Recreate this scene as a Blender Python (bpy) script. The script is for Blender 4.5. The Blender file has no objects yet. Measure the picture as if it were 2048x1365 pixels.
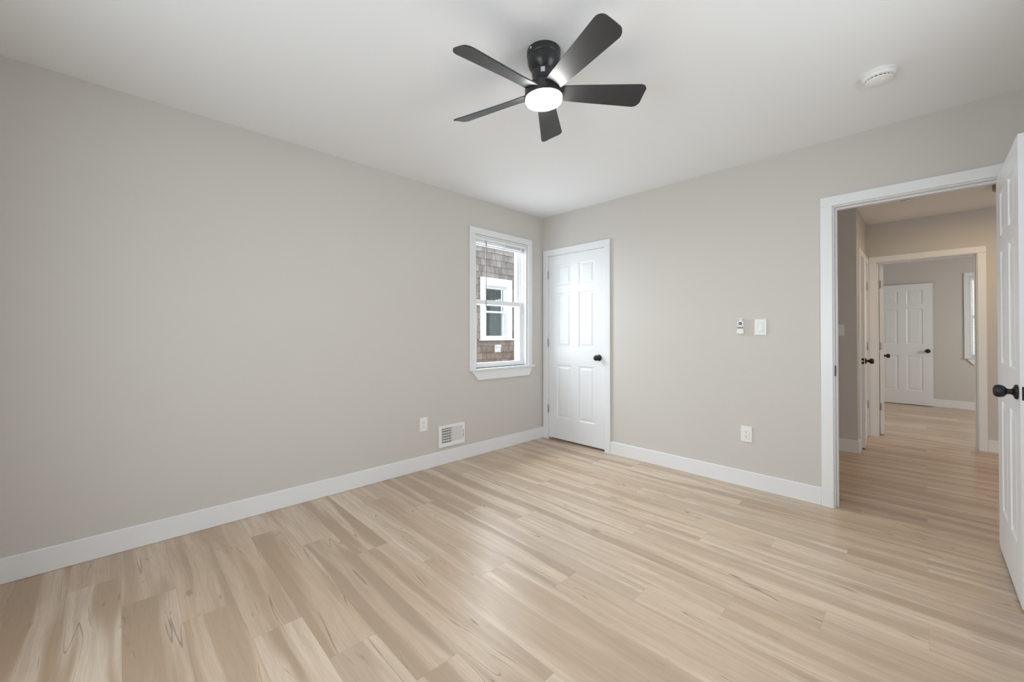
import bpy, bmesh, math, random
from mathutils import Vector, Matrix

random.seed(7)
S = bpy.context.scene
COL = S.collection
PI = math.pi
rad = math.radians

# ------------------------------------------------------------------ camera
cam_data = bpy.data.cameras.new('camera')
cam_data.sensor_fit = 'HORIZONTAL'
cam_data.sensor_width = 36.0
cam_data.lens = 805.416 / 2048.0 * 36.0
cam_data.shift_x = 0.0
cam_data.shift_y = -21.411 / 2048.0
cam_data.clip_start = 0.02
cam_data.clip_end = 200.0
cam = bpy.data.objects.new('camera', cam_data)
COL.objects.link(cam)
cam.location = (3.0584, -3.4797, 1.1847)
cam.rotation_euler = (rad(90 + 0.4783), 0.0, rad(45.727))
S.camera = cam

# ------------------------------------------------------------------ world, exposure
SKY = 2.2
world = bpy.data.worlds.new('overcast_sky')
S.world = world
world.use_nodes = True
wn = world.node_tree
wn.nodes['Background'].inputs['Color'].default_value = (0.90, 0.95, 1.0, 1)
wn.nodes['Background'].inputs['Strength'].default_value = SKY
S.view_settings.view_transform = 'Standard'
S.view_settings.look = 'None'
S.view_settings.exposure = 0.0
S.view_settings.gamma = 1.0
S.view_settings.use_curve_mapping = False
S.cycles.max_bounces = 10
S.cycles.diffuse_bounces = 7
S.cycles.glossy_bounces = 4
S.cycles.transparent_max_bounces = 12
S.cycles.caustics_reflective = False
S.cycles.caustics_refractive = False
S.cycles.sample_clamp_indirect = 6.0


def area_light(name, loc, rot, sx, sy, power, color):
    l = bpy.data.lights.new(name, 'AREA')
    l.shape = 'RECTANGLE'
    l.size, l.size_y = sx, sy
    l.energy = power
    l.color = color
    o = bpy.data.objects.new(name, l)
    COL.objects.link(o)
    o.location = loc
    o.rotation_euler = rot
    return o


# daylight lamps; rear and side ones are added fill outside assumed, unseen windows
FAN_EMIT = 100.0
HALL_EMIT = 150.0
area_light('fill_rear_added', (2.0, -4.46, 1.25), (rad(90 - 4), 0, 0), 1.6, 1.35, 37.0, (0.87, 0.93, 1.0))  # added frontal fill, set low to brighten the lower back wall
area_light('fill_side_added', (3.80, -1.75, 1.5), (rad(90 - 14), 0, rad(90)), 1.0, 1.25, 15.0, (0.88, 0.94, 1.0))  # added fill from the right for the left wall and floor
area_light('daylight_corner_window', (-1.50, -0.637, 2.55), (rad(90 - 32), 0, rad(-90)), 2.0, 1.5, 200.0, (0.86, 0.93, 1.0))
area_light('fill_corner_added', (-0.32, -0.637, 1.45), (rad(90 + 4), 0, rad(-90)), 0.7, 1.2, 14.0, (0.88, 0.94, 1.0))  # fill lamp added just outside the corner window to brighten ceiling and door
area_light('daylight_far_room_window', (5.36, 4.5, 1.5), (rad(90 - 40), 0, rad(90)), 1.1, 1.25, 35.0, (1.0, 0.97, 0.93))


# ------------------------------------------------------------------ node helper
class NT:
    def __init__(self, name):
        self.m = bpy.data.materials.new(name)
        self.m.use_nodes = True
        self.t = self.m.node_tree
        self.n = self.t.nodes
        self.b = self.n['Principled BSDF']
        self.out = self.n['Material Output']

    def link(self, a, b):
        self.t.links.new(a, b)

    def put(self, sock, v):
        if isinstance(v, bpy.types.NodeSocket):
            self.link(v, sock)
        else:
            sock.default_value = v

    def math(self, op, a, b=0.0, c=0.0, clamp=False):
        n = self.n.new('ShaderNodeMath')
        n.operation = op
        n.use_clamp = clamp
        for i, v in enumerate((a, b, c)):
            self.put(n.inputs[i], v)
        return n.outputs[0]

    def xyz(self, x, y, z):
        n = self.n.new('ShaderNodeCombineXYZ')
        for i, v in enumerate((x, y, z)):
            self.put(n.inputs[i], v)
        return n.outputs[0]

    def coord(self):
        c = self.n.new('ShaderNodeTexCoord')
        s = self.n.new('ShaderNodeSeparateXYZ')
        self.link(c.outputs['Object'], s.inputs[0])
        return c.outputs['Object'], s.outputs[0], s.outputs[1], s.outputs[2]

    def noise(self, vec, scale=1.0, detail=2.0, rough=0.5, dist=0.0):
        n = self.n.new('ShaderNodeTexNoise')
        self.put(n.inputs['Vector'], vec)
        n.inputs['Scale'].default_value = scale
        n.inputs['Detail'].default_value = detail
        n.inputs['Roughness'].default_value = rough
        n.inputs['Distortion'].default_value = dist
        return n.outputs['Fac']

    def white(self, vec):
        n = self.n.new('ShaderNodeTexWhiteNoise')
        n.noise_dimensions = '3D'
        self.put(n.inputs['Vector'], vec)
        return n.outputs['Value']

    def ramp(self, v, lo, hi, a=0.0, b=1.0):
        n = self.n.new('ShaderNodeMapRange')
        n.interpolation_type = 'SMOOTHSTEP'
        self.put(n.inputs[0], v)
        for i, k in enumerate((lo, hi, a, b)):
            n.inputs[i + 1].default_value = k
        return n.outputs[0]

    def mix(self, f, a, b):
        n = self.n.new('ShaderNodeMix')
        n.data_type = 'RGBA'
        self.put(n.inputs[0], f)
        self.put(n.inputs[6], a if not isinstance(a, tuple) else (*a, 1) if len(a) == 3 else a)
        self.put(n.inputs[7], b if not isinstance(b, tuple) else (*b, 1) if len(b) == 3 else b)
        return n.outputs[2]

    def bump(self, h, strength, dist=0.001):
        n = self.n.new('ShaderNodeBump')
        n.inputs['Strength'].default_value = strength
        n.inputs['Distance'].default_value = dist
        self.link(h, n.inputs['Height'])
        self.link(n.outputs[0], self.b.inputs['Normal'])


def plain(name, col, rough=0.5, metal=0.0, spec=0.5, var=0.0, scale=6.0, bump=0.0, bscale=300.0):
    t = NT(name)
    t.b.inputs['Roughness'].default_value = rough
    t.b.inputs['Metallic'].default_value = metal
    t.b.inputs['Specular IOR Level'].default_value = spec
    vec, x, y, z = t.coord()
    if var > 0:
        f = t.noise(vec, scale, 3.0)
        d = tuple(c * (1 - var) for c in col)
        u = tuple(min(1, c * (1 + var)) for c in col)
        t.link(t.mix(f, d, u), t.b.inputs['Base Color'])
    else:
        t.b.inputs['Base Color'].default_value = (*col, 1)
    if bump > 0:
        t.bump(t.noise(vec, bscale, 2.0), bump, 0.0006)
    return t.m


M = {}
M['wall'] = plain('greige_wall_paint', (0.600, 0.575, 0.540), 0.62, spec=0.3, var=0.012, scale=1.5, bump=0.08, bscale=220)
M['ceiling'] = plain('white_ceiling_paint', (0.83, 0.84, 0.85), 0.8, spec=0.2, var=0.01, scale=2.0, bump=0.08, bscale=180)
M['trim'] = plain('white_trim_paint', (0.785, 0.795, 0.815), 0.32, spec=0.45, var=0.006, scale=4)
M['door'] = plain('white_door_paint', (0.785, 0.80, 0.825), 0.30, spec=0.45, var=0.006, scale=4)
M['plastic'] = plain('white_plastic', (0.82, 0.82, 0.81), 0.35, spec=0.5)
M['frame_gap_shade'] = plain('switch_frame_gap_shade', (0.66, 0.66, 0.655), 0.45)  # plastic toned darker to paint the gap shade around the rocker
M['vinyl'] = plain('white_vinyl', (0.84, 0.85, 0.87), 0.35, spec=0.4)
M['black'] = plain('matte_black_metal', (0.016, 0.015, 0.015), 0.38, metal=0.3, spec=0.5, var=0.1, scale=30)
M['blade'] = plain('black_fan_blade', (0.026, 0.026, 0.026), 0.50, spec=0.6, var=0.15, scale=20)
M['fanbody'] = plain('black_fan_housing', (0.022, 0.022, 0.024), 0.33, spec=0.55)
M['nickel'] = plain('satin_nickel', (0.40, 0.385, 0.365), 0.35, metal=0.9)
M['brass'] = plain('latch_bolt_metal', (0.75, 0.68, 0.60), 0.3, metal=0.9)
M['dark'] = plain('painted_duct_shade', (0.03, 0.03, 0.032), 0.8)  # near-black colour painted in as shade inside the register
M['slot'] = plain('grey_slot', (0.16, 0.16, 0.17), 0.7)
M['button'] = plain('dark_rubber_button', (0.03, 0.03, 0.035), 0.5)
M['palebutton'] = plain('pale_grey_cradle_print', (0.58, 0.58, 0.60), 0.5)
M['sticker'] = plain('silver_label', (0.62, 0.65, 0.72), 0.35)
M['wand'] = plain('grey_wand', (0.16, 0.15, 0.15), 0.3)
M['tan'] = plain('tan_lamp_rim', (0.30, 0.24, 0.18), 0.5)
M['ground'] = plain('gravel_ground', (0.28, 0.27, 0.25), 0.9, var=0.25, scale=14)
M['curtain'] = plain('grey_green_curtain', (0.20, 0.225, 0.215), 0.9, var=0.15, scale=5)


def emissive(name, col, strength):
    t = NT(name)
    t.b.inputs['Base Color'].default_value = (0.8, 0.8, 0.8, 1)
    t.b.inputs['Emission Color'].default_value = (*col, 1)
    t.b.inputs['Emission Strength'].default_value = strength
    return t.m


M['fanlight'] = emissive('lit_fan_diffuser', (1.0, 0.985, 0.965), FAN_EMIT)
M['halllight'] = emissive('lit_hall_diffuser', (1.0, 0.70, 0.36), HALL_EMIT)


def glass_mat(name, tint, refl):
    t = NT(name)
    tr = t.n.new('ShaderNodeBsdfTransparent')
    tr.inputs[0].default_value = (*tint, 1)
    gl = t.n.new('ShaderNodeBsdfGlossy')
    gl.inputs['Roughness'].default_value = 0.02
    lw = t.n.new('ShaderNodeLayerWeight')
    lw.inputs[0].default_value = 0.5
    sch = t.math('ADD', t.math('MULTIPLY', t.math('POWER', lw.outputs['Facing'], 5.0), 0.9), 0.04)
    f = t.math('MULTIPLY', sch, refl, clamp=True)
    mx = t.n.new('ShaderNodeMixShader')
    t.link(f, mx.inputs[0])
    t.link(tr.outputs[0], mx.inputs[1])
    t.link(gl.outputs[0], mx.inputs[2])
    t.link(mx.outputs[0], t.out.inputs[0])
    return t.m


M['glass'] = glass_mat('window_glass', (0.97, 0.985, 0.98), 0.6)
M['glass_out'] = glass_mat('neighbour_glass', (0.75, 0.80, 0.79), 1.2)


def slat_mat():
    t = NT('translucent_blind_slat')
    t.b.inputs['Base Color'].default_value = (0.88, 0.88, 0.86, 1)
    t.b.inputs['Roughness'].default_value = 0.5
    tl = t.n.new('ShaderNodeBsdfTranslucent')
    tl.inputs[0].default_value = (0.9, 0.9, 0.88, 1)
    mx = t.n.new('ShaderNodeMixShader')
    mx.inputs[0].default_value = 0.65
    t.link(t.b.outputs[0], mx.inputs[1])
    t.link(tl.outputs[0], mx.inputs[2])
    t.link(mx.outputs[0], t.out.inputs[0])
    return t.m


M['slat'] = slat_mat()


def floor_mat():
    t = NT('pale_maple_planks')
    vec, x, y, z = t.coord()
    W_, L_ = 0.18, 1.22
    yy = t.math('DIVIDE', t.math('ADD', y, 0.946), W_)
    row = t.math('FLOOR', yy)
    fy = t.math('SUBTRACT', yy, row)
    xo = t.math('SUBTRACT', t.math('SUBTRACT', x, 0.012), t.math('MULTIPLY', row, 0.305))
    xx = t.math('DIVIDE', xo, L_)
    colm = t.math('FLOOR', xx)
    fx = t.math('SUBTRACT', xx, colm)
    idv = t.xyz(row, colm, 0.37)
    r1 = t.white(idv)
    r2 = t.white(t.xyz(row, colm, 7.7))
    r3 = t.white(t.xyz(row, colm, 3.1))
    seed = t.math('MULTIPLY', r1, 61.0)
    seed2 = t.math('MULTIPLY', r2, 83.0)
    # slow wander of the grain
    wob = t.noise(t.xyz(t.math('MULTIPLY', x, 1.7), t.math('MULTIPLY', y, 5.0), seed), 1.0, 2.0)
    yw = t.math('ADD', y, t.math('MULTIPLY', t.math('SUBTRACT', wob, 0.5), 0.050))
    # heartwood bands
    n1 = t.noise(t.xyz(t.math('MULTIPLY', x, 0.75), t.math('MULTIPLY', yw, 12.0), seed), 1.0, 1.6, 0.45, 0.05)
    heart = t.ramp(n1, 0.46, 0.57)
    n2 = t.noise(t.xyz(t.math('MULTIPLY', x, 1.6), t.math('MULTIPLY', yw, 34.0), seed2), 1.0, 4.0, 0.6)
    streak = t.ramp(n2, 0.36, 0.68)
    n3 = t.noise(t.xyz(t.math('MULTIPLY', x, 9.0), t.math('MULTIPLY', yw, 260.0), seed), 1.0, 3.0, 0.6)
    fine = t.ramp(n3, 0.35, 0.68)
    # thin dark mineral lines that follow the heartwood edge, broken up along the board
    edge = t.math('ABSOLUTE', t.math('SUBTRACT', n1, 0.475))
    lin = t.ramp(edge, 0.001, 0.0075, 1.0, 0.0)
    brk = t.noise(t.xyz(t.math('MULTIPLY', x, 3.2), t.math('MULTIPLY', y, 9.0), seed2), 1.0, 2.0)
    lin = t.math('MULTIPLY', lin, t.ramp(brk, 0.47, 0.58))
    edge2 = t.math('ABSOLUTE', t.math('SUBTRACT', n2, 0.40))
    lin2 = t.ramp(edge2, 0.003, 0.020, 1.0, 0.0)
    brk2 = t.noise(t.xyz(t.math('MULTIPLY', x, 4.5), t.math('MULTIPLY', y, 14.0), seed), 1.0, 2.0)
    lin2 = t.math('MULTIPLY', lin2, t.ramp(brk2, 0.60, 0.68))
    # knots
    kn = t.n.new('ShaderNodeTexVoronoi')
    kn.inputs['Scale'].default_value = 1.0
    t.link(t.xyz(t.math('MULTIPLY', x, 2.3), t.math('MULTIPLY', y, 5.5), seed), kn.inputs['Vector'])
    knot = t.ramp(kn.outputs['Distance'], 0.03, 0.10, 1.0, 0.0)
    knot = t.math('MULTIPLY', knot, t.ramp(r3, 0.55, 0.7))
    pale = t.mix(r2, (0.690, 0.570, 0.455), (0.575, 0.445, 0.325))
    tan = t.mix(r3, (0.430, 0.305, 0.200), (0.400, 0.305, 0.228))
    c = t.mix(t.math('MULTIPLY', heart, t.ramp(r1, 0.0, 1.0, 0.45, 0.95)), pale, tan)
    c = t.mix(t.math('MULTIPLY', streak, 0.46), c, (0.40, 0.295, 0.208))
    c = t.mix(t.math('MULTIPLY', fine, 0.22), c, (0.36, 0.26, 0.18))
    c = t.mix(t.math('MULTIPLY', knot, 0.55), c, (0.24, 0.155, 0.10))
    c = t.mix(t.math('MULTIPLY', lin, 0.58), c, (0.155, 0.105, 0.075))
    c = t.mix(t.math('MULTIPLY', lin2, 0.55), c, (0.19, 0.13, 0.09))
    # plank joints
    ey = t.math('MINIMUM', fy, t.math('SUBTRACT', 1.0, fy))
    ex = t.math('MINIMUM', fx, t.math('SUBTRACT', 1.0, fx))
    sy = t.ramp(ey, 0.0, 0.010, 1.0, 0.0)
    sx = t.ramp(ex, 0.0, 0.0014, 1.0, 0.0)
    seam = t.math('MAXIMUM', sy, sx)
    c = t.mix(t.math('MULTIPLY', seam, 0.22), c, (0.20, 0.15, 0.11))
    t.link(c, t.b.inputs['Base Color'])
    t.b.inputs['Specular IOR Level'].default_value = 0.5
    t.link(t.ramp(fine, 0.0, 1.0, 0.30, 0.40), t.b.inputs['Roughness'])
    h = t.math('SUBTRACT', t.math('MULTIPLY', fine, -0.25), seam)
    t.bump(h, 0.12, 0.0008)
    return t.m


M['floor'] = floor_mat()


def shingle_mat():
    t = NT('weathered_cedar_shingle')
    vec, x, y, z = t.coord()
    g = t.n.new('ShaderNodeNewGeometry')
    r = g.outputs['Random Per Island']
    n = t.noise(t.xyz(0.0, t.math('MULTIPLY', y, 60.0), t.math('ADD', t.math('MULTIPLY', z, 5.0), t.math('MULTIPLY', r, 40.0))), 1.0, 3.0)
    b = t.noise(vec, 2.2, 3.0)
    grey = t.mix(r, (0.40, 0.375, 0.36), (0.22, 0.195, 0.19))
    brown = t.mix(r, (0.36, 0.25, 0.185), (0.19, 0.12, 0.09))
    # boards sheltered low on the wall keep their brown, those above are silvered
    hz = t.math('ADD', t.math('MULTIPLY', t.math('SUBTRACT', 1.9, z), 0.55), t.math('SUBTRACT', b, 0.5))
    c = t.mix(t.ramp(hz, -0.1, 0.45), grey, brown)
    c = t.mix(t.ramp(n, 0.35, 0.7, 0.0, 0.55), c, (0.075, 0.058, 0.05))
    sp = t.noise(vec, 38.0, 3.0, 0.65)
    c = t.mix(t.ramp(sp, 0.50, 0.68, 0.0, 0.45), c, (0.42, 0.33, 0.27))
    t.link(c, t.b.inputs['Base Color'])
    t.b.inputs['Roughness'].default_value = 0.9
    return t.m


M['shingle'] = shingle_mat()


# ------------------------------------------------------------------ mesh helpers
def box(bm, a, b, bev=0.0, seg=1):
    """axis-aligned box between corner points a and b"""
    lo = [min(a[i], b[i]) for i in range(3)]
    hi = [max(a[i], b[i]) for i in range(3)]
    vs = [bm.verts.new((x, y, z)) for x in (lo[0], hi[0]) for y in (lo[1], hi[1]) for z in (lo[2], hi[2])]
    idx = ((0, 1, 3, 2), (4, 6, 7, 5), (0, 4, 5, 1), (2, 3, 7, 6), (0, 2, 6, 4), (1, 5, 7, 3))
    fs = [bm.faces.new([vs[i] for i in f]) for f in idx]
    if bev > 0:
        es = {e for f in fs for e in f.edges}
        bmesh.ops.bevel(bm, geom=list(es), offset=bev, segments=seg, affect='EDGES', profile=0.6)
    return bm


def lathe(bm, prof, axis='z', origin=(0, 0, 0), n=40):
    """revolve (radius, height) pairs; height along axis"""
    rings = []
    for r, h in prof:
        ring = []
        if r < 1e-6:
            p = {'z': (0, 0, h), 'y': (0, h, 0), 'x': (h, 0, 0)}[axis]
            ring = [bm.verts.new(Vector(p) + Vector(origin))]
        else:
            for i in range(n):
                a = 2 * PI * i / n
                c, s = r * math.cos(a), r * math.sin(a)
                p = {'z': (c, s, h), 'y': (c, h, s), 'x': (h, c, s)}[axis]
                ring.append(bm.verts.new(Vector(p) + Vector(origin)))
        rings.append(ring)
    for A, B in zip(rings, rings[1:]):
        for i in range(n):
            j = (i + 1) % n
            if len(A) == 1 and len(B) == 1:
                continue
            if len(A) == 1:
                bm.faces.new((A[0], B[i], B[j]))
            elif len(B) == 1:
                bm.faces.new((A[i], A[j], B[0]))
            else:
                bm.faces.new((A[i], A[j], B[j], B[i]))
    for R in (rings[0], rings[-1]):
        if len(R) > 1:
            bm.faces.new(R)
    return bm


def prism(bm, pts, f0, f1):
    """polygon points mapped by two functions to two parallel outlines"""
    A = [bm.verts.new(f0(*p)) for p in pts]
    B = [bm.verts.new(f1(*p)) for p in pts]
    n = len(pts)
    bm.faces.new(A)
    bm.faces.new(B[::-1])
    for i in range(n):
        j = (i + 1) % n
        bm.faces.new((A[i], B[i], B[j], A[j]))
    return bm


def new():
    return bmesh.new()


def obj(name, bm, mat, parent=None, smooth=False, label=None):
    bmesh.ops.recalc_face_normals(bm, faces=bm.faces[:])
    me = bpy.data.meshes.new(name)
    bm.to_mesh(me)
    bm.free()
    me.materials.append(M[mat] if isinstance(mat, str) else mat)
    if smooth:
        for p in me.polygons:
            p.use_smooth = True
        try:
            me.set_sharp_from_angle(angle=rad(38))
        except Exception:
            pass
    o = bpy.data.objects.new(name, me)
    COL.objects.link(o)
    if parent:
        o.parent = parent
    if label:
        o['label'] = label
    return o


def thing(name, label, cat, loc=(0, 0, 0), rotz=0.0, group=None, kind=None, rot=None):
    o = bpy.data.objects.new(name, None)
    o.empty_display_size = 0.05
    COL.objects.link(o)
    o.location = loc
    o.rotation_euler = rot if rot else (0, 0, rotz)
    return tag(o, label, cat, group, kind)


def tag(o, label, cat, group=None, kind=None):
    o['label'] = label
    o['category'] = cat
    if group:
        o['group'] = group
    if kind:
        o['kind'] = kind
    return o


def struct(name, bm, mat, label, cat):
    return tag(obj(name, bm, mat), label, cat, kind='structure')


def wall_bm(axis, a0, a1, t0, t1, z0, z1, holes=()):
    """wall running along axis from a0 to a1, thickness t0..t1, with rectangular holes (b0,b1,c0,c1)"""
    bm = new()

    def put(p0, p1, q0, q1):
        if p1 - p0 < 1e-5 or q1 - q0 < 1e-5:
            return
        if axis == 'x':
            box(bm, (p0, t0, q0), (p1, t1, q1))
        else:
            box(bm, (t0, p0, q0), (t1, p1, q1))
    cur = a0
    for b0, b1, c0, c1 in sorted(holes):
        put(cur, b0, z0, z1)
        put(b0, b1, z0, c0)
        put(b0, b1, c1, z1)
        cur = b1
    put(cur, a1, z0, z1)
    return bm


H = 2.509      # bedroom ceiling
HH = 2.45      # ceiling beyond the doorway
XR = 3.56      # right wall of the bedroom
YB = -4.24     # rear wall of the bedroom

# ------------------------------------------------------------------ room shell
bm = new(); box(bm, (-0.18, YB - 0.18, -0.12), (5.4, 6.2, 0.0))
struct('floor', bm, 'floor', 'pale maple plank floor running through the bedroom and hall', 'floor')
bm = new(); box(bm, (-0.18, YB - 0.18, H), (XR + 0.18, 0.13, H + 0.12))
struct('ceiling', bm, 'ceiling', 'white bedroom ceiling above the black fan', 'ceiling')
bm = new(); box(bm, (0.95, 0.13, HH), (5.4, 6.2, HH + 0.12))
struct('ceiling_hall', bm, 'ceiling', 'ceiling of the hall and far room seen through the doorway', 'ceiling')

W1 = (-1.004, -0.270, 0.842, 2.158)            # corner window: y0, y1, z0, z1
struct('wall_left', wall_bm('y', YB - 0.18, 0.95, -0.18, 0.0, 0, H, [W1]), 'wall', 'long greige left wall with the small window', 'wall')
struct('wall_back', wall_bm('x', 0.0, XR + 0.18, 0.0, 0.13, 0, H,
                            [(0.062, 0.838, 0, 2.066), (2.611, 3.373, 0, 2.066)]), 'wall', 'greige back wall with closet door and open doorway', 'wall')
struct('wall_rear', wall_bm('x', 0.0, XR, YB - 0.18, YB, 0, H, [(1.2, 2.8, 0.55, 1.95)]), 'wall', 'greige wall behind the camera', 'wall')
struct('wall_right', wall_bm('y', YB - 0.18, 0.0, XR, XR + 0.18, 0, H, [(-2.25, -1.25, 0.842, 2.158)]), 'wall', 'greige right wall beside the open door', 'wall')
bm = new(); box(bm, (0.0, 0.82, 0), (0.95, 0.95, HH)); box(bm, (0.95, 0.13, 0), (1.05, 1.86, HH))
struct('wall_closet', bm, 'wall', 'closet walls behind the narrow white door', 'wall')
struct('wall_hall_front', wall_bm('x', 1.05, 2.587, 1.76, 1.86, 0, HH), 'wall', 'shaded hall wall carrying the light switch left of the doorway', 'wall')
struct('wall_hall_left', wall_bm('y', 1.86, 2.755, 2.467, 2.587, 0, HH, [(1.925, 2.715, 0, 1.995)]), 'wall', 'hall side wall with the ajar door', 'wall')
bm = new(); box(bm, (1.75, 1.86, 0), (1.85, 2.755, HH))
struct('wall_hall_cupboard', bm, 'wall', 'back of the cupboard behind the ajar hall door', 'wall')
struct('wall_hall_far', wall_bm('x', 1.75, 5.4, 2.755, 2.885, 0, HH, [(2.656, 3.441, 0, 2.012)]), 'wall', 'far hall wall with the second doorway', 'wall')
struct('wall_hall_right', wall_bm('y', 0.13, 2.755, 4.70, 4.82, 0, HH), 'wall', 'right end wall of the hall', 'wall')
struct('wall_far_left', wall_bm('y', 2.885, 6.0, 2.28, 2.40, 0, HH), 'wall', 'left wall of the far room', 'wall')
W2 = (3.545, 4.285, 0.815, 2.072)
struct('wall_far_back', wall_bm('x', 2.28, 5.4, 6.0, 6.18, 0, HH, [W2]), 'wall', 'back wall of the far room with blinds', 'wall')
struct('wall_far_right', wall_bm('y', 2.885, 6.0, 5.22, 5.40, 0, HH, [(3.95, 5.05, 0.842, 2.158)]), 'wall', 'right wall of the far room', 'wall')

# ------------------------------------------------------------------ baseboards
BB = 0.123


def baseboard(name, a, b, label):
    bm = new()
    box(bm, (a[0], a[1], 0.0), (b[0], b[1], BB), 0.003, 1)
    struct(name, bm, 'trim', label, 'baseboard')


baseboard('baseboard_left', (0.0, YB, 0), (0.014, 0.0), 'tall white baseboard along the left wall')
baseboard('baseboard_back', (0.888, -0.014, 0), (2.556, 0.0), 'white baseboard between closet door and doorway')
baseboard('baseboard_rear', (0.014, YB, 0), (XR, YB + 0.014), 'white baseboard behind the camera')
baseboard('baseboard_right', (XR - 0.014, YB + 0.014, 0), (XR, 0.0), 'white baseboard behind the open door')
baseboard('baseboard_hall_front', (1.05, 1.746, 0), (2.601, 1.760), 'white baseboard under the hall light switch')
baseboard('baseboard_hall_corner', (2.587, 1.760, 0), (2.601, 1.862), 'short white baseboard return at the hall corner')
baseboard('baseboard_hall_far', (3.492, 2.741, 0), (4.70, 2.755), 'white baseboard right of the second doorway')
baseboard('baseboard_far_back', (2.40, 5.986, 0), (5.22, 6.0), 'white baseboard below the far window')


# ------------------------------------------------------------------ doorway casings
def casing(name, label, x0, x1, ztop, wall_t, loc=(0, 0, 0), rotz=0.0, cl=0.066, cr=0.066, ch=0.066,
           stop_at=0.042, both=True, left_to=None):
    """door surround; local x along the wall, local y = 0 at the near wall face going into the wall"""
    t = thing(name, label, 'door frame', loc, rotz, kind='structure')
    g = 0.007
    bm = new()
    def face(y0, y1):
        box(bm, (x0 - g - cl, y0, 0.0), (x0 - g, y1, ztop + g), 0.003)
        box(bm, (x1 + g, y0, 0.0), (x1 + g + cr, y1, ztop + g), 0.003)
        box(bm, (x0 - g - cl, y0, ztop + g), (x1 + g + cr, y1, ztop + g + ch), 0.003)
    face(-0.018, 0.0)
    if both:
        face(wall_t, wall_t + 0.018)
    obj('casing', bm, 'trim', t)
    bm = new()
    box(bm, (x0 - 0.016, 0.0005, 0.0), (x0, wall_t - 0.0005, ztop + 0.016), 0.001)
    box(bm, (x1, 0.0005, 0.0), (x1 + 0.016, wall_t - 0.0005, ztop + 0.016), 0.001)
    box(bm, (x0, 0.0005, ztop), (x1, wall_t - 0.0005, ztop + 0.016), 0.001)
    obj('jamb', bm, 'trim', t)
    bm = new()
    s0, s1 = stop_at, stop_at + 0.034
    box(bm, (x0, s0, 0.0), (x0 + 0.011, s1, ztop - 0.011), 0.002)
    box(bm, (x1 - 0.011, s0, 0.0), (x1, s1, ztop - 0.011), 0.002)
    box(bm, (x0, s0, ztop - 0.011), (x1, s1, ztop), 0.002)
    obj('door_stop', bm, 'trim', t)
    return t


casing('trim_1', 'white casing around the closet door in the corner', 0.083, 0.817, 2.053, 0.13, cl=0.064, cr=0.064)
t = casing('trim_2', 'white casing around the open bedroom doorway', 2.629, 3.355, 2.047, 0.13)
bm = new(); box(bm, (2.6285, -0.002, 0.895), (2.6318, 0.034, 0.967), 0.0008)
obj('strike_plate', bm, 'black', t, label='black strike plate')
casing('trim_3', 'white casing around the ajar hall door', 1.94, 2.70, 1.980, 0.12, loc=(2.587, 0, 0), rotz=rad(90),
       cl=0.066, cr=0.044, both=False)
casing('trim_4', 'white casing around the second doorway across the hall', 2.672, 3.425, 1.996, 0.13, loc=(0, 2.755, 0), cl=0.060, cr=0.060, stop_at=0.048)


# ------------------------------------------------------------------ six-panel doors
def six_panel_slab(w, h, t):
    """moulded slab: local x 0..w, y 0..t, z 0..h; both faces carry six raised panels"""
    bm = new()
    st, mu = 0.116, 0.100
    pw = (w - 2 * st - mu) / 2
    k = h / 2.03
    xs = [0, st, st + pw, st + pw + mu, w - st, w]
    zs = [0, 0.232 * k, 0.818 * k, 1.012 * k, 1.612 * k, 1.692 * k, 1.922 * k, h]
    for side in (0, 1):
        y0 = 0.0 if side == 0 else t
        sgn = 1 if side == 0 else -1
        grid = [[bm.verts.new((x, y0, z)) for z in zs] for x in xs]
        for i in range(5):
            for j in range(7):
                q = (grid[i][j], grid[i + 1][j], grid[i + 1][j + 1], grid[i][j + 1])
                if i in (1, 3) and j in (1, 3, 5):
                    prev = list(q)
                    cx = (xs[i], xs[i + 1], zs[j], zs[j + 1])
                    for off, dep in ((0.010, 0.0065), (0.020, 0.0065), (0.042, 0.0015)):
                        ring = [bm.verts.new((cx[0] + off, y0 + sgn * dep, cx[2] + off)),
                                bm.verts.new((cx[1] - off, y0 + sgn * dep, cx[2] + off)),
                                bm.verts.new((cx[1] - off, y0 + sgn * dep, cx[3] - off)),
                                bm.verts.new((cx[0] + off, y0 + sgn * dep, cx[3] - off))]
                        for a in range(4):
                            b = (a + 1) % 4
                            bm.faces.new((prev[a], prev[b], ring[b], ring[a]))
                        prev = ring
                    bm.faces.new(prev)
                else:
                    bm.faces.new(q)
    n = len(xs) * len(zs)
    for (x0, x1, z0, z1) in ((0, 0, 0, h), (w, w, 0, h)):
        v = [bm.verts.new((x0, 0, 0)), bm.verts.new((x0, t, 0)), bm.verts.new((x0, t, h)), bm.verts.new((x0, 0, h))]
        bm.faces.new(v)
    for z0 in (0, h):
        v = [bm.verts.new((0, 0, z0)), bm.verts.new((w, 0, z0)), bm.verts.new((w, t, z0)), bm.verts.new((0, t, z0))]
        bm.faces.new(v)
    bmesh.ops.remove_doubles(bm, verts=bm.verts[:], dist=1e-5)
    return bm


def knob_bm(y0, sgn, x, z, k=1.0):
    prof = [(0.0, 0.0), (0.0315, 0.0), (0.0325, 0.004), (0.0300, 0.009), (0.0185, 0.0125), (0.0130, 0.017), (0.0118, 0.024),
            (0.0135, 0.031), (0.0215, 0.036), (0.0265, 0.043), (0.0282, 0.051), (0.0272, 0.059), (0.0235, 0.066), (0.0145, 0.0700), (0.0, 0.0710)]
    return lathe(new(), [(r * k, y0 + sgn * h * k) for r, h in prof], 'y', (x, 0, z), 32)


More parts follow.
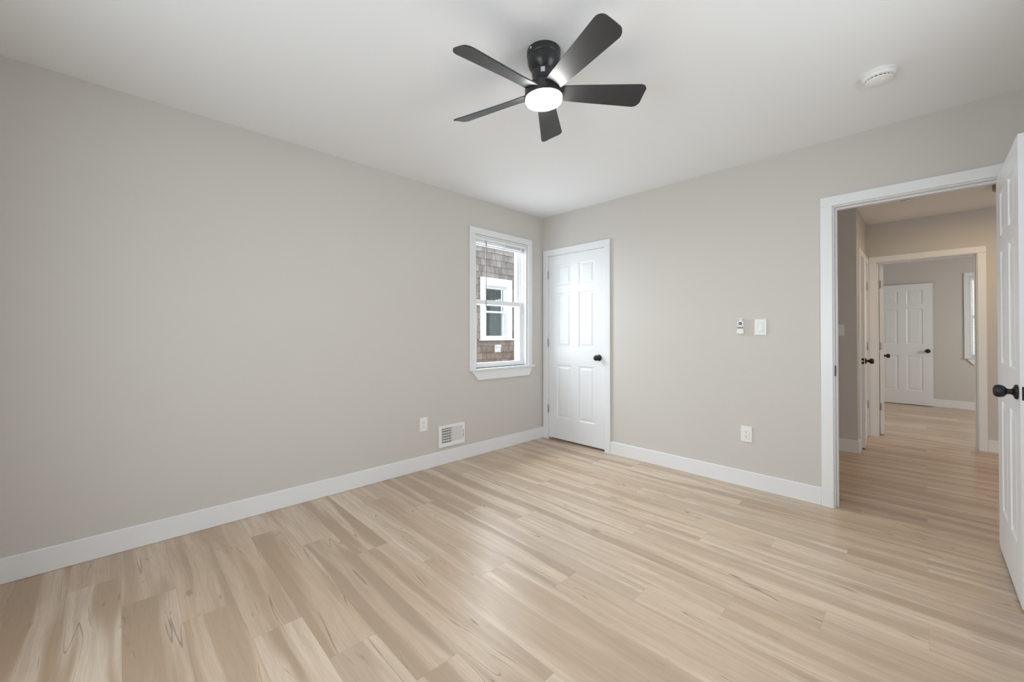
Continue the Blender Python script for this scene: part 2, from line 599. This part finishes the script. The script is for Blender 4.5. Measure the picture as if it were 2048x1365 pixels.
def door(name, label, w, h, loc, rotz, barrel=None, kz=0.912, hinge_z=(0.32, 1.06, 1.82), edge_leaf=False, hinge_mat='nickel', t=0.035):
    d = thing(name, label, 'door', loc, rotz, kind='structure')
    obj('slab', six_panel_slab(w, h, t), 'door', d)
    kx = w - 0.062
    for y0, s in ((0.0, -1), (t, 1)):
        obj('knob', knob_bm(y0, s, kx, kz), 'black', d, True, label='black round door knob')
    bm = new(); box(bm, (w - 0.0005, t / 2 - 0.0125, kz - 0.029), (w + 0.0015, t / 2 + 0.0125, kz + 0.029), 0.0005)
    lp = obj('latch_plate', bm, 'black', d, label='black latch plate on the door edge')
    bm = new(); box(bm, (w + 0.001, t / 2 - 0.006, kz - 0.009), (w + 0.010, t / 2 + 0.006, kz + 0.009), 0.002)
    obj('latch_bolt', bm, 'brass', lp, label='brass latch bolt')
    if barrel is not None:
        for z in hinge_z:
            bm = new()
            lathe(bm, [(0.006, z - 0.045), (0.0066, z - 0.044), (0.0066, z + 0.044), (0.006, z + 0.045)], 'z', (-0.003, barrel, 0), 14)
            if edge_leaf:
                box(bm, (-0.0022, min(barrel, t / 2) + 0.004, z - 0.044), (0.0002, max(barrel, t / 2) - 0.004 if barrel > t / 2 else t - 0.004, z + 0.044))
                box(bm, (-0.0075, barrel, z - 0.044), (-0.0035, barrel + (0.0 if barrel < t / 2 else 0.004), z + 0.044))
            hg = obj('hinge', bm, hinge_mat, d, True, label='nickel hinge')
            if edge_leaf:
                bm = new()
                for dy, dz in ((0.010, -0.032), (0.022, -0.018), (0.010, 0.0), (0.022, 0.018), (0.010, 0.032)):
                    lathe(bm, [(0.0032, -0.0034), (0.0032, -0.0021)], 'x', (0, dy, z + dz), 10)
                obj('screws', bm, 'slot', hg)
    return d


door('door_1', 'narrow closed six-panel white door in the room corner', 0.728, 2.025, (0.086, 0.0, 0.025), 0.0, barrel=-0.005, kz=0.915)
door('door_2', 'open white bedroom door at the right edge, seen nearly edge-on', 0.715, 2.030, (3.340, -0.012, 0.012), rad(-90), barrel=-0.005 + 0.045, kz=0.917)
door('door_3', 'slightly ajar white door on the hall side wall', 0.700, 1.965, (2.554, 2.690, 0.012), rad(-87), barrel=0.0405, kz=0.890, hinge_z=(0.36, 1.03, 1.72))
door('door_4', 'white door standing open edge-on in the second doorway', 0.740, 1.975, (2.722, 2.897, 0.012), rad(94), barrel=0.0385, kz=0.888,
     hinge_z=(0.32, 1.03, 1.75), edge_leaf=True)
door('door_5', 'white six-panel door resting against the far room back wall', 0.715, 1.995, (2.434, 5.945, 0.012), 0.0, kz=0.888)


# ------------------------------------------------------------------ windows
def window(name, label, loc, rotz, w, z0, z1, depth=0.18, cw=0.066, mid=None, st=0.041, detail=True):
    """local x right along the wall seen from inside, y outward, z up; opening x 0..w"""
    mid = mid if mid else (z0 + z1) / 2
    T = thing(name, label, 'window', loc, rotz, kind='structure')
    bm = new()
    g = 0.004
    box(bm, (-cw - g, -0.018, z0), (-g, 0.0, z1 + g), 0.003)
    box(bm, (w + g, -0.018, z0), (w + g + cw, 0.0, z1 + g), 0.003)
    box(bm, (-cw - g, -0.018, z1 + g), (w + g + cw, 0.0, z1 + g + 0.060), 0.003)
    obj('casing', bm, 'trim', T)
    bm = new()
    j = 0.002
    box(bm, (j, 0.0, z0), (0.014, depth, z1 - j)); box(bm, (w - 0.014, 0.0, z0), (w - j, depth, z1 - j))
    box(bm, (0.014, 0.0, z1 - 0.014), (w - 0.014, depth, z1 - j)); box(bm, (0.014, 0.044, z0 + j), (w - 0.014, depth + 0.02, z0 + 0.012))
    for x0, x1 in ((0.014, 0.023), (w - 0.023, w - 0.014)):       # interior stops and parting beads
        box(bm, (x0, 0.032, z0), (x1, 0.045, z1 - 0.014), 0.002)
        box(bm, (x0, 0.084, z0), (x1, 0.090, z1 - 0.014), 0.001)
        box(bm, (x0, 0.128, z0), (x1, 0.140, z1 - 0.014), 0.001)
    obj('jamb', bm, 'vinyl', T)
    bm = new()
    box(bm, (-cw - 0.006, -0.036, z0 - 0.021), (w + cw + 0.030, 0.0, z0), 0.004, 2)
    box(bm, (0.002, 0.0, z0 - 0.021), (w - 0.002, 0.046, z0), 0.0)
    obj('sill', bm, 'trim', T)
    bm = new()
    pts = [(-cw + 0.018, z0 - 0.021), (w + cw + 0.008, z0 - 0.021), (w + 0.022, z0 - 0.112), (0.034, z0 - 0.112)]
    prism(bm, pts, lambda x, z: (x, -0.019, z), lambda x, z: (x, 0.0, z))
    obj('apron', bm, 'trim', T)

    def sash(nm, y0, y1, b0, b1, st, br, tr):
        bm = new()
        xa, xb = 0.024, w - 0.024
        box(bm, (xa, y0, b0), (xa + st, y1, b1), 0.003); box(bm, (xb - st, y0, b0), (xb, y1, b1), 0.003)
        box(bm, (xa + st, y0, b0), (xb - st, y1, b0 + br), 0.003); box(bm, (xa + st, y0, b1 - tr), (xb - st, y1, b1), 0.003)
        s = obj(nm, bm, 'vinyl', T)
        bm = new(); ym = (y0 + y1) / 2
        box(bm, (xa + st - 0.004, ym - 0.002, b0 + br - 0.004), (xb - st + 0.004, ym + 0.002, b1 - tr + 0.004))
        obj('pane', bm, 'glass', s)
        return s
    sash('upper_sash', 0.092, 0.126, mid - 0.024, z1 - 0.014, st, 0.042, 0.040)
    lo = sash('lower_sash', 0.048, 0.083, z0 + 0.001, mid + 0.024, st, 0.048, 0.046)
    if detail:
        bm = new()
        box(bm, (w / 2 - 0.030, 0.052, mid + 0.024), (w / 2 + 0.030, 0.080, mid + 0.031), 0.003)
        box(bm, (w / 2 - 0.008, 0.040, mid + 0.030), (w / 2 + 0.022, 0.056, mid + 0.040), 0.003)
        obj('sash_lock', bm, 'vinyl', lo)
    return T


window('window_1', 'small white double-hung window beside the closet corner', (0.0, W1[0], 0), rad(90), W1[1] - W1[0], W1[2], W1[3], mid=1.503)
window('window_2', 'far room window with closed white blinds, half hidden', (W2[0], 6.0, 0), 0.0, W2[1] - W2[0], W2[2], W2[3], cw=0.056, st=0.014)
window('window_3', 'assumed unseen window behind the camera, placed to let fill light in', (2.8, YB, 0), PI, 1.6, 0.55, 1.95)  # unseen window added for the rear fill, sill lowered for its light
window('window_4', 'assumed unseen window in the right wall, placed to let fill light in', (XR, -1.25, 0), rad(-90), 1.0, 0.842, 2.158)  # unseen window added and positioned for the side fill
window('window_5', 'window in the right wall of the far room', (5.22, 5.05, 0), rad(-90), 1.1, 0.842, 2.158)


# ------------------------------------------------------------------ raised blind on the corner window
def raised_blind():
    T = thing('window_blind', 'white mini blind pulled up at the top of the corner window', 'blind', (0.0, W1[0], 0), rad(90))
    w = W1[1] - W1[0]
    a, b = 0.020, w - 0.020
    bm = new(); box(bm, (a, 0.006, 2.112), (b, 0.031, 2.142), 0.002)
    obj('headrail', bm, 'vinyl', T)
    bm = new()
    z = 2.109
    while z > 2.080:
        n = 4
        pr = []
        for i in range(n + 1):
            u = i / n
            pr.append((0.0065 + 0.024 * u, z + 0.0022 * math.sin(PI * u)))
        up = [(y, q + 0.0006) for y, q in pr]
        poly = pr + up[::-1]
        prism(bm, poly, lambda y, q: (a + 0.004, y, q), lambda y, q: (b - 0.004, y, q))
        z -= 0.0031
    obj('slats', bm, 'plastic', T)
    bm = new(); box(bm, (a + 0.002, 0.007, 2.060), (b - 0.002, 0.030, 2.076), 0.004, 2)
    obj('bottom_rail', bm, 'vinyl', T)
    for x in (0.150, 0.403, 0.650):
        bm = new(); box(bm, (x - 0.009, 0.003, 2.058), (x + 0.009, 0.0055, 2.116), 0.0006)
        obj('ladder_tape', bm, 'vinyl', T)
    bm = new()
    lathe(bm, [(0.0032, 1.452), (0.0042, 1.456), (0.0038, 1.50), (0.0032, 2.10), (0.0022, 2.120)], 'z', (0.143, -0.002, 0), 10)
    obj('tilt_wand', bm, 'wand', T, True, label='thin grey tilt wand')
    bm = new(); box(bm, (0.136, -0.006, 2.112), (0.150, 0.008, 2.136), 0.002)
    obj('wand_hook', bm, 'vinyl', T)


raised_blind()


def closed_blind():
    T = thing('window_blind', 'white slatted blind lowered over the far room window', 'blind', (W2[0], 6.0, 0), 0.0)
    w = W2[1] - W2[0]
    bm = new(); box(bm, (0.018, 0.002, 2.024), (w - 0.018, 0.028, 2.056), 0.002)
    obj('headrail', bm, 'vinyl', T)
    bm = new()
    z = 2.010
    while z > 0.850:
        c, s = math.cos(rad(38)), math.sin(rad(38))
        p0 = (0.015 - 0.0125 * c, z - 0.0125 * s)
        p1 = (0.015 + 0.0125 * c, z + 0.0125 * s)
        poly = [p0, p1, (p1[0] + 0.0007, p1[1]), (p0[0] + 0.0007, p0[1])]
        prism(bm, poly, lambda y, q: (0.0155, y, q), lambda y, q: (w - 0.0155, y, q))
        z -= 0.0235
    obj('slats', bm, 'slat', T)
    bm = new(); box(bm, (0.020, 0.004, 0.820), (w - 0.020, 0.026, 0.836), 0.003)
    obj('bottom_rail', bm, 'vinyl', T)


closed_blind()


# ------------------------------------------------------------------ ceiling fan
FX, FY = 1.8157, -2.060
TX, TY = 0.0053, 0.0606          # the rotor hangs slightly out of level
fan = thing('ceiling_fan', 'black five-blade ceiling fan with lit round lamp', 'ceiling fan', (FX, FY, H))


def tilt(bm, z_ref):
    for v in bm.verts:
        dz = v.co.z - z_ref
        v.co.x -= dz * TX
        v.co.y -= dz * TY * 0.3
        v.co.z += v.co.x * TX + v.co.y * TY
    return bm


bm = new()
lathe(bm, [(0.0, 0.0), (0.0785, 0.0), (0.0790, -0.003), (0.0785, -0.026), (0.0770, -0.029), (0.0760, -0.031), (0.0770, -0.034), (0.0760, -0.050),
           (0.0715, -0.068), (0.0640, -0.082), (0.0560, -0.092), (0.0530, -0.096), (0.0, -0.097)], 'z', (0, 0, 0), 56)
cn = obj('canopy', bm, 'fanbody', fan, True)
bm = new()
dirv = Vector((3.0584 - FX, -3.4797 - FY)).normalized()
ang = math.atan2(dirv.y, dirv.x) - rad(48)
lathe(bm, [(0.0, 0.0775), (0.0048, 0.0775), (0.0044, 0.0805), (0.0, 0.0812)], 'x', (0, 0, 0), 14)
bmesh.ops.transform(bm, matrix=Matrix.Translation((0, 0, -0.013)) @ Matrix.Rotation(ang, 4, 'Z'), verts=bm.verts[:])
obj('screw', bm, 'plastic', cn, True, label='small white screw head')
bm = new()
lathe(bm, [(0.0, -0.090), (0.0520, -0.090), (0.0555, -0.098), (0.0560, -0.110), (0.0520, -0.128), (0.0500, -0.136), (0.0540, -0.150), (0.0620, -0.160), (0.0, -0.161)],
      'z', (0, 0, 0), 48)
nk = obj('neck', bm, 'fanbody', fan, True)
bm = new()
a0 = math.atan2(dirv.y, dirv.x) - rad(4)
poly = []
N = 5
for i in range(N + 1):
    poly.append(a0 + (i / N - 0.5) * 0.34)
lo = [(0.0548, -0.127), (0.0572, -0.106)]
vs = []
for (r, z) in lo:
    vs.append([bm.verts.new((r * math.cos(p), r * math.sin(p), z)) for p in poly])
vo = []
for (r, z) in lo:
    vo.append([bm.verts.new(((r + 0.001) * math.cos(p), (r + 0.001) * math.sin(p), z)) for p in poly])
for A in (vs, vo):
    for i in range(N):
        bm.faces.new((A[0][i], A[0][i + 1], A[1][i + 1], A[1][i]))
for k in (0, 1):
    for i in range(N):
        bm.faces.new((vs[k][i], vs[k][i + 1], vo[k][i + 1], vo[k][i]))
for i in (0, N):
    bm.faces.new((vs[0][i], vs[1][i], vo[1][i], vo[0][i]))
obj('label_sticker', bm, 'sticker', nk, True, label='small silver sticker')
ZB = 2.3152 - H
bm = new()
lathe(bm, [(0.0, ZB + 0.036), (0.060, ZB + 0.036), (0.078, ZB + 0.033), (0.0865, ZB + 0.026), (0.0885, ZB + 0.016), (0.0885, ZB - 0.021),
           (0.0868, ZB - 0.025), (0.0, ZB - 0.025)], 'z', (0, 0, 0), 64)
obj('motor_housing', tilt(bm, ZB), 'fanbody', fan, True)
bm = new()
lathe(bm, [(0.0, ZB - 0.025), (0.0840, ZB - 0.025), (0.0855, ZB - 0.030), (0.0850, ZB - 0.037), (0.0810, ZB - 0.045), (0.0700, ZB - 0.050),
           (0.0450, ZB - 0.053), (0.0, ZB - 0.054)], 'z', (0, 0, 0), 64)
obj('light_diffuser', tilt(bm, ZB), 'fanlight', fan, True, label='lit round white diffuser')


def blade_bm(a):
    """outline in (r, w): w>0 is the lower, camera-clockwise edge"""
    pitch = -0.338
    bm = new()
    tr = 0.034
    out = []
    R0, R1 = 0.4925, 0.4885
    w0, w1 = 0.0625, 0.0625
    wr = 0.0400
    rr = 0.066
    out.append((rr, wr)); out.append((0.20, 0.0472)); out.append((0.34, 0.0560))
    for i in range(9):
        q = PI / 2 - i / 8 * PI / 2
        out.append((R0 - tr + tr * math.cos(q), w0 - tr + tr * math.sin(q)))
    for i in range(9):
        q = -i / 8 * PI / 2
        out.append((R1 - tr + tr * math.cos(q), -w1 + tr + tr * math.sin(q)))
    out.append((0.34, -0.0560)); out.append((0.20, -0.0472)); out.append((rr, -wr))
    er = Vector((math.cos(a), math.sin(a), 0))
    et = Vector((-math.sin(a), math.cos(a), 0))

    def at(r, w, th):
        k = min(1.0, max(0.0, (r - rr) / 0.12))
        pt = pitch * (0.75 + 0.25 * k)
        camber = -0.004 * (1 - (w / 0.0625) ** 2)
        n = -et * math.sin(pt) + Vector((0, 0, math.cos(pt)))
        p = er * r + et * (w * math.cos(pt)) + Vector((0, 0, w * math.sin(pt))) + n * (th - camber)
        p.z += p.x * TX + p.y * TY + ZB
        return p
    # strips across the blade so that it can curve
    rs = sorted(out[:12], key=lambda q: q[0])
    cols = [(-1 + 2 * i / 8) for i in range(9)]
    stations = [0.066, 0.11, 0.16, 0.22, 0.28, 0.34, 0.40, 0.44, 0.4585, 0.468, 0.476, 0.482, 0.487, 0.490, 0.4915]

    def half(r, w_end):
        if r <= 0.4585:
            u = (r - 0.066) / (0.4585 - 0.066)
            return 0.0400 + (w_end - 0.0400) * u
        d = min(1.0, (r - 0.4585) / tr)
        return w_end - tr + tr * math.sqrt(max(0.0, 1 - d * d))
    top, bot = [], []
    for r in stations:
        h = half(r, 0.0625)
        top.append([bm.verts.new(at(r, c * h, 0.003)) for c in cols])
        bot.append([bm.verts.new(at(r, c * h, -0.003)) for c in cols])
    ns, nc = len(stations), len(cols)
    for i in range(ns - 1):
        for j in range(nc - 1):
            bm.faces.new((top[i][j], top[i + 1][j], top[i + 1][j + 1], top[i][j + 1]))
            bm.faces.new((bot[i][j], bot[i][j + 1], bot[i + 1][j + 1], bot[i + 1][j]))
        for j in (0, nc - 1):
            bm.faces.new((top[i][j], top[i + 1][j], bot[i + 1][j], bot[i][j]))
    for i in (0, ns - 1):
        for j in range(nc - 1):
            bm.faces.new((top[i][j], top[i][j + 1], bot[i][j + 1], bot[i][j]))
    return bm


for i in range(5):
    obj('blade', blade_bm(-0.3222 + i * 2 * PI / 5), 'blade', fan, True)


# ------------------------------------------------------------------ smoke detectors
def smoke_detector(label, loc, k=1.0, full=True):
    T = thing('smoke_detector', label, 'smoke detector', loc)
    s = k
    bm = new()
    lathe(bm, [(0, 0), (0.071 * s, 0), (0.072 * s, -0.003 * s), (0.071 * s, -0.011 * s), (0, -0.011 * s)], 'z', n=48)
    obj('base', bm, 'plastic', T, True)
    bm = new()
    lathe(bm, [(0, -0.011 * s), (0.067 * s, -0.011 * s), (0.068 * s, -0.014 * s), (0.066 * s, -0.027 * s), (0.063 * s, -0.030 * s), (0.0, -0.030 * s)], 'z', n=48)
    obj('body', bm, 'plastic', T, True)
    bm = new()
    lathe(bm, [(0, -0.030 * s), (0.050 * s, -0.030 * s), (0.049 * s, -0.036 * s), (0, -0.036 * s)], 'z', n=48)
    obj('vent_gap', bm, 'slot', T, True, label='grey vent gap')
    bm = new()
    for i in range(20):
        a = 2 * PI * i / 20
        b2 = new()
        box(b2, (0.046 * s, -0.002 * s, -0.037 * s), (0.056 * s, 0.002 * s, -0.029 * s))
        bmesh.ops.transform(b2, matrix=Matrix.Rotation(a, 4, 'Z'), verts=b2.verts[:])
        me = bpy.data.meshes.new('tmp'); b2.to_mesh(me); b2.free(); bm.from_mesh(me); bpy.data.meshes.remove(me)
    obj('vent_fins', bm, 'plastic', T)
    bm = new()
    lathe(bm, [(0, -0.036 * s), (0.054 * s, -0.036 * s), (0.053 * s, -0.040 * s), (0.044 * s, -0.0445 * s), (0.0, -0.0455 * s)], 'z', n=48)
    obj('cover', bm, 'plastic', T, True)
    if full:
        bm = new()
        lathe(bm, [(0, -0.044 * s), (0.012 * s, -0.044 * s), (0.011 * s, -0.048 * s), (0, -0.0485 * s)], 'z', (0.018 * s, -0.012 * s, 0), n=24)
        obj('test_button', bm, 'plastic', T, True)
    return T


smoke_detector('round white smoke detector on the bedroom ceiling', (2.903, -0.722, H))
smoke_detector('small white detector on the hall ceiling peeking below the door frame', (2.956, 1.760, HH), 0.75, False)

# hall ceiling lamp
T = thing('ceiling_lamp', 'round hall ceiling lamp with tan rim beyond the open door', 'ceiling lamp', (3.592, 1.800, HH))
bm = new(); lathe(bm, [(0, 0), (0.125, 0), (0.130, -0.004), (0.130, -0.052), (0.127, -0.056), (0.082, -0.056), (0.080, -0.054), (0.080, -0.051), (0.120, -0.051), (0.120, -0.030), (0, -0.030)], 'z', n=48)
obj('rim', bm, 'tan', T, True)
bm = new(); lathe(bm, [(0, -0.0505), (0.0795, -0.0505), (0.0795, -0.0535), (0.0, -0.0545)], 'z', n=48)
obj('diffuser', bm, 'halllight', T, True, label='lit round diffuser')


# ------------------------------------------------------------------ outlets, switches, remote
def plate(T, w, h, t=0.006):
    bm = new(); box(bm, (-w / 2, -t, -h / 2), (w / 2, 0.0, h / 2), 0.003, 2)
    return obj('cover_plate', bm, 'plastic', T)


def outlet(label, loc, rotz):
    T = thing('wall_outlet', label, 'outlet', loc, rotz, group='white outlets on the bedroom walls')
    plate(T, 0.078, 0.120)
    bm = new(); box(bm, (-0.0168, -0.0085, -0.0335), (0.0168, -0.004, 0.0335), 0.0015)
    r = obj('receptacle', bm, 'plastic', T)
    for z in (0.0165, -0.0165):
        bm = new()
        box(bm, (-0.0078, -0.0092, z - 0.001), (-0.0052, -0.008, z + 0.0075)); box(bm, (0.0052, -0.0092, z), (0.0075, -0.008, z + 0.0065))
        lathe(bm, [(0.0028, -0.0092), (0.0028, -0.008)], 'y', (0, 0, z - 0.0065), 12)
        obj('socket_slots', bm, 'slot', r, label='dark socket slots')
    return T


outlet('white outlet low on the left wall beside the vent', (0.0, -1.577, 0.393), rad(90))
outlet('white outlet low on the back wall below the remote', (2.0895, 0.0, 0.408), 0.0)


def light_switch(label, loc, rotz, w=0.079, h=0.120):
    T = thing('light_switch', label, 'light switch', loc, rotz)
    plate(T, w, h)
    bm = new(); box(bm, (-0.0175, -0.0075, -0.0345), (0.0175, -0.004, 0.0345), 0.0012)
    obj('switch_frame', bm, 'frame_gap_shade', T)
    bm = new()
    pts = [(-0.004, -0.0315), (-0.0125, -0.0315), (-0.0085, 0.0), (-0.0082, 0.0315), (-0.004, 0.0315)]
    prism(bm, pts, lambda y, z: (-0.0150, y, z), lambda y, z: (0.0150, y, z))
    obj('rocker', bm, 'plastic', T)
    return T


light_switch('white rocker light switch right of the fan remote', (2.1885, 0.0, 1.234), 0.0)
light_switch('white light switch on the shaded hall wall', (2.4475, 1.760, 1.220), 0.0, 0.079, 0.112)

T = thing('fan_remote', 'small white fan remote with dark buttons in its wall cradle', 'remote control', (2.054, 0.0, 1.243), 0.0)
bm = new(); box(bm, (-0.0215, -0.008, -0.059), (0.0215, 0.0, 0.040), 0.002)
obj('cradle', bm, 'plastic', T)
bm = new(); box(bm, (-0.0205, -0.0190, -0.056), (0.0205, -0.008, 0.059), 0.003, 2)
rb = obj('remote_body', bm, 'plastic', T)
bm = new(); box(bm, (-0.0225, -0.0225, -0.060), (0.0225, -0.0185, -0.026), 0.002); box(bm, (-0.0225, -0.0225, -0.060), (-0.0205, -0.002, -0.026), 0.0006)
box(bm, (0.0205, -0.0225, -0.060), (0.0225, -0.002, -0.026), 0.0006)
cf = obj('cradle_front', bm, 'plastic', T)
for x, z, w, h in ((-0.012, 0.049, 0.0055, 0.0022), (0.012, 0.049, 0.0055, 0.0022)):
    bm = new(); box(bm, (x - w, -0.0202, z - h), (x + w, -0.0188, z + h), 0.0005)
    obj('button', bm, 'button', rb, label='dark oval button')
bm = new(); lathe(bm, [(0.0118, -0.0188), (0.0118, -0.0204), (0.0108, -0.0208), (0.0, -0.0209)], 'y', (0, 0, 0.0205), 28)
dp = obj('direction_pad', bm, 'button', rb, True, label='round dark button pad')
bm = new(); box(bm, (-0.0008, -0.0214, 0.0105), (0.0008, -0.0206, 0.0305)); box(bm, (-0.010, -0.0214, 0.0197), (0.010, -0.0206, 0.0213))
obj('pad_cross', bm, 'palebutton', dp)
for x in (-0.0145, 0.0145):
    for z in (0.036, 0.0045):
        bm = new(); lathe(bm, [(0.0026, -0.0188), (0.0026, -0.0202), (0.0, -0.0203)], 'y', (x, 0, z), 12)
        obj('button', bm, 'slot', rb, label='small grey round button')
for i in range(4):
    x = -0.0150 + i * 0.0100
    bm = new(); box(bm, (x - 0.0034, -0.0204, -0.0185), (x + 0.0034, -0.0188, -0.0065), 0.0008)
    obj('button', bm, 'button', rb, label='dark upright button')

# ------------------------------------------------------------------ heating register
T = thing('wall_vent', 'white metal heating register low on the left wall', 'vent', (0.0, -1.424, 0.155), rad(90))
w, h = 0.292, 0.195
d = 0.016
bm = new()
box(bm, (0.0, -d, 0.0), (0.030, 0.0, h), 0.003); box(bm, (0.262, -d, 0.0), (w, 0.0, h), 0.003)
box(bm, (0.030, -d, 0.0), (0.262, 0.0, 0.036), 0.003); box(bm, (0.030, -d, h - 0.026), (0.262, 0.0, h), 0.003)
box(bm, (0.140, -d + 0.001, 0.036), (0.147, -0.002, h - 0.026), 0.001)
obj('frame', bm, 'plastic', T)
bm = new(); box(bm, (0.030, -0.0025, 0.036), (0.140, -0.0005, h - 0.026))  # dark plate paints the duct's shade; the wall behind is solid
obj('duct_shade_plate', bm, 'dark', T, label='dark plate standing in for duct shade behind the louvres')
bm = new()
for i in range(5):
    z = 0.048 + i * 0.0245
    box(bm, (0.030, -0.0085, z + 0.003), (0.140, -0.004, z + 0.0115))
obj('louvre', bm, 'plastic', T)
bm = new()
for i in range(10):
    x = 0.036 + i * 0.0108
    box(bm, (x, -0.0125, 0.036), (x + 0.0022, -0.0095, h - 0.026))
obj('front_fin', bm, 'plastic', T)
bm = new()
for i in range(12):
    x = 0.150 + i * 0.0092
    pts = [(x, -0.0140), (x + 0.0086, -0.0115), (x + 0.0086, -0.0095), (x, -0.0120)]
    prism(bm, pts, lambda a, b: (a, b, 0.036), lambda a, b: (a, b, h - 0.026))
obj('closed_fins', bm, 'plastic', T)
bm = new(); box(bm, (0.268, -d - 0.0008, 0.062), (0.274, -d + 0.001, 0.128), 0.0003)
obj('lever_slot', bm, 'slot', T, label='grey lever slot')
bm = new(); box(bm, (0.2665, -d - 0.010, 0.098), (0.2755, -d, 0.106), 0.001)
obj('damper_lever', bm, 'plastic', T)

# ------------------------------------------------------------------ outside: neighbour's shingled wall
bm = new(); box(bm, (-14.0, -12.0, -0.9), (-0.2, 16.0, -0.7))
struct('ground', bm, 'ground', 'gravel strip between the two houses', 'ground')
NX = -2.8
NH = thing('neighbour_house', 'brown shingled house wall seen through the corner window', 'house', (NX, 1.79, -0.7))


def nloc(x, y, z):
    return (x - NX, y - 1.79, z + 0.7)


bm = new()
wins = (1.392, 2.196, 1.085, 2.25)
y_lo, y_hi, z_lo, z_hi = -1.2, 4.6, -0.7, 4.4
ex = 0.128
rowi = 0
z = z_lo - 0.01
while z < z_hi:
    y = y_lo - random.random() * 0.1
    while y < y_hi:
        sw = random.choice((0.09, 0.11, 0.13, 0.15, 0.17, 0.20))
        zb = z + random.uniform(-0.004, 0.004)
        a, b = y + 0.0025, y + sw - 0.0025
        y += sw
        top_z = zb + 0.175
        if a < wins[1] and b > wins[0] and z + ex <= wins[2] + 0.01:
            top_z = min(top_z, wins[2] - 0.002)
        if a < wins[1] and b > wins[0] and z + ex > wins[2] + 0.01 and z < wins[3] - 0.01:
            if a < wins[0] - 0.02:
                b = wins[0] + 0.005
            elif b > wins[1] + 0.02:
                a = wins[1] - 0.005
            elif z < wins[2]:
                top_z = wins[2] - 0.002
            elif z + ex > wins[3]:
                zb = wins[3] + 0.002
            else:
                continue
        tk = random.uniform(0.011, 0.017)
        pts = [nloc(NX + 0.004, a, zb), nloc(NX + 0.004 + tk, a, zb), nloc(NX + 0.003, a, top_z), nloc(NX - 0.001, a, top_z)]
        pts2 = [(p[0], nloc(0, b, 0)[1], p[2]) for p in pts]
        A = [bm.verts.new(p) for p in pts]
        B = [bm.verts.new(p) for p in pts2]
        bm.faces.new(A); bm.faces.new(B[::-1])
        for i in range(4):
            j = (i + 1) % 4
            bm.faces.new((A[i], B[i], B[j], A[j]))
    z += ex
    rowi += 1
obj('shingles', bm, 'shingle', NH)
bm = new()
for (a, b, c, d2) in ((y_lo, wins[0], z_lo, z_hi), (wins[1], y_hi, z_lo, z_hi), (wins[0], wins[1], z_lo, wins[2]), (wins[0], wins[1], wins[3], z_hi)):
    box(bm, nloc(NX - 0.2, a, c), nloc(NX, b, d2))
obj('sheathing', bm, 'shingle', NH)
bm = new()
y0, y1, z0, z1 = wins
X0, X1 = NX - 0.02, NX + 0.032
box(bm, nloc(X0, y0 - 0.012, z0), nloc(X1, y0 + 0.125, z1 - 0.140), 0.003); box(bm, nloc(X0, y1 - 0.125, z0), nloc(X1, y1 + 0.012, z1 - 0.140), 0.003)
box(bm, nloc(X0, y0 - 0.012, z1 - 0.140), nloc(X1, y1 + 0.012, z1 + 0.012), 0.003)
box(bm, nloc(X0, y0 - 0.03, z0 - 0.032), nloc(X1 + 0.03, y1 + 0.045, z0), 0.003)
wf = obj('window_casing', bm, 'vinyl', NH, label='white window casing')
bm = new()
ya, yb, za, zb, zm = y0 + 0.125, y1 - 0.125, z0, z1 - 0.140, 1.610


def frame(bm, a, b, c, d2, s, xa, xb):
    box(bm, nloc(xa, a, c), nloc(xb, a + s, d2)); box(bm, nloc(xa, b - s, c), nloc(xb, b, d2))
    box(bm, nloc(xa, a + s, c), nloc(xb, b - s, c + s)); box(bm, nloc(xa, a + s, d2 - s), nloc(xb, b - s, d2))


frame(bm, ya, yb, za, zb, 0.018, NX - 0.10, NX - 0.001)
obj('window_jamb', bm, 'vinyl', wf)
bm = new(); frame(bm, ya + 0.018, yb - 0.018, zm - 0.02, zb - 0.018, 0.036, NX - 0.055, NX - 0.030)
obj('upper_sash', bm, 'vinyl', wf)
bm = new(); frame(bm, ya + 0.018, yb - 0.018, za + 0.018, zm + 0.02, 0.040, NX - 0.085, NX - 0.058)
obj('lower_sash', bm, 'vinyl', wf)
bm = new(); box(bm, nloc(NX - 0.046, ya + 0.05, zm + 0.01), nloc(NX - 0.043, yb - 0.05, zb - 0.05)); box(bm, nloc(NX - 0.074, ya + 0.05, za + 0.05), nloc(NX - 0.071, yb - 0.05, zm - 0.015))
obj('pane', bm, 'glass_out', wf)
bm = new()
n = 60
A, B = [], []
for i in range(n + 1):
    yy = ya + (yb - ya) * i / n
    xx = NX - 0.15 + 0.012 * math.sin(i * 0.9) + 0.004 * math.sin(i * 2.3)
    A.append(bm.verts.new(nloc(xx, yy, za)))
    B.append(bm.verts.new(nloc(xx, yy, zb)))
for i in range(n):
    bm.faces.new((A[i], A[i + 1], B[i + 1], B[i]))
obj('curtain', bm, 'curtain', wf, True, label='grey curtain behind the panes')
bm = new()
box(bm, nloc(NX, 1.748, 0.822), nloc(NX + 0.028, 1.898, 0.968), 0.003); box(bm, nloc(NX + 0.028, 1.756, 0.925), nloc(NX + 0.060, 1.890, 0.960), 0.006)
for zz in (0.842, 0.868, 0.894):
    box(bm, nloc(NX + 0.028, 1.762, zz), nloc(NX + 0.040, 1.884, zz + 0.018), 0.002)
obj('vent_hood', bm, 'vinyl', NH, label='small white vent hood')
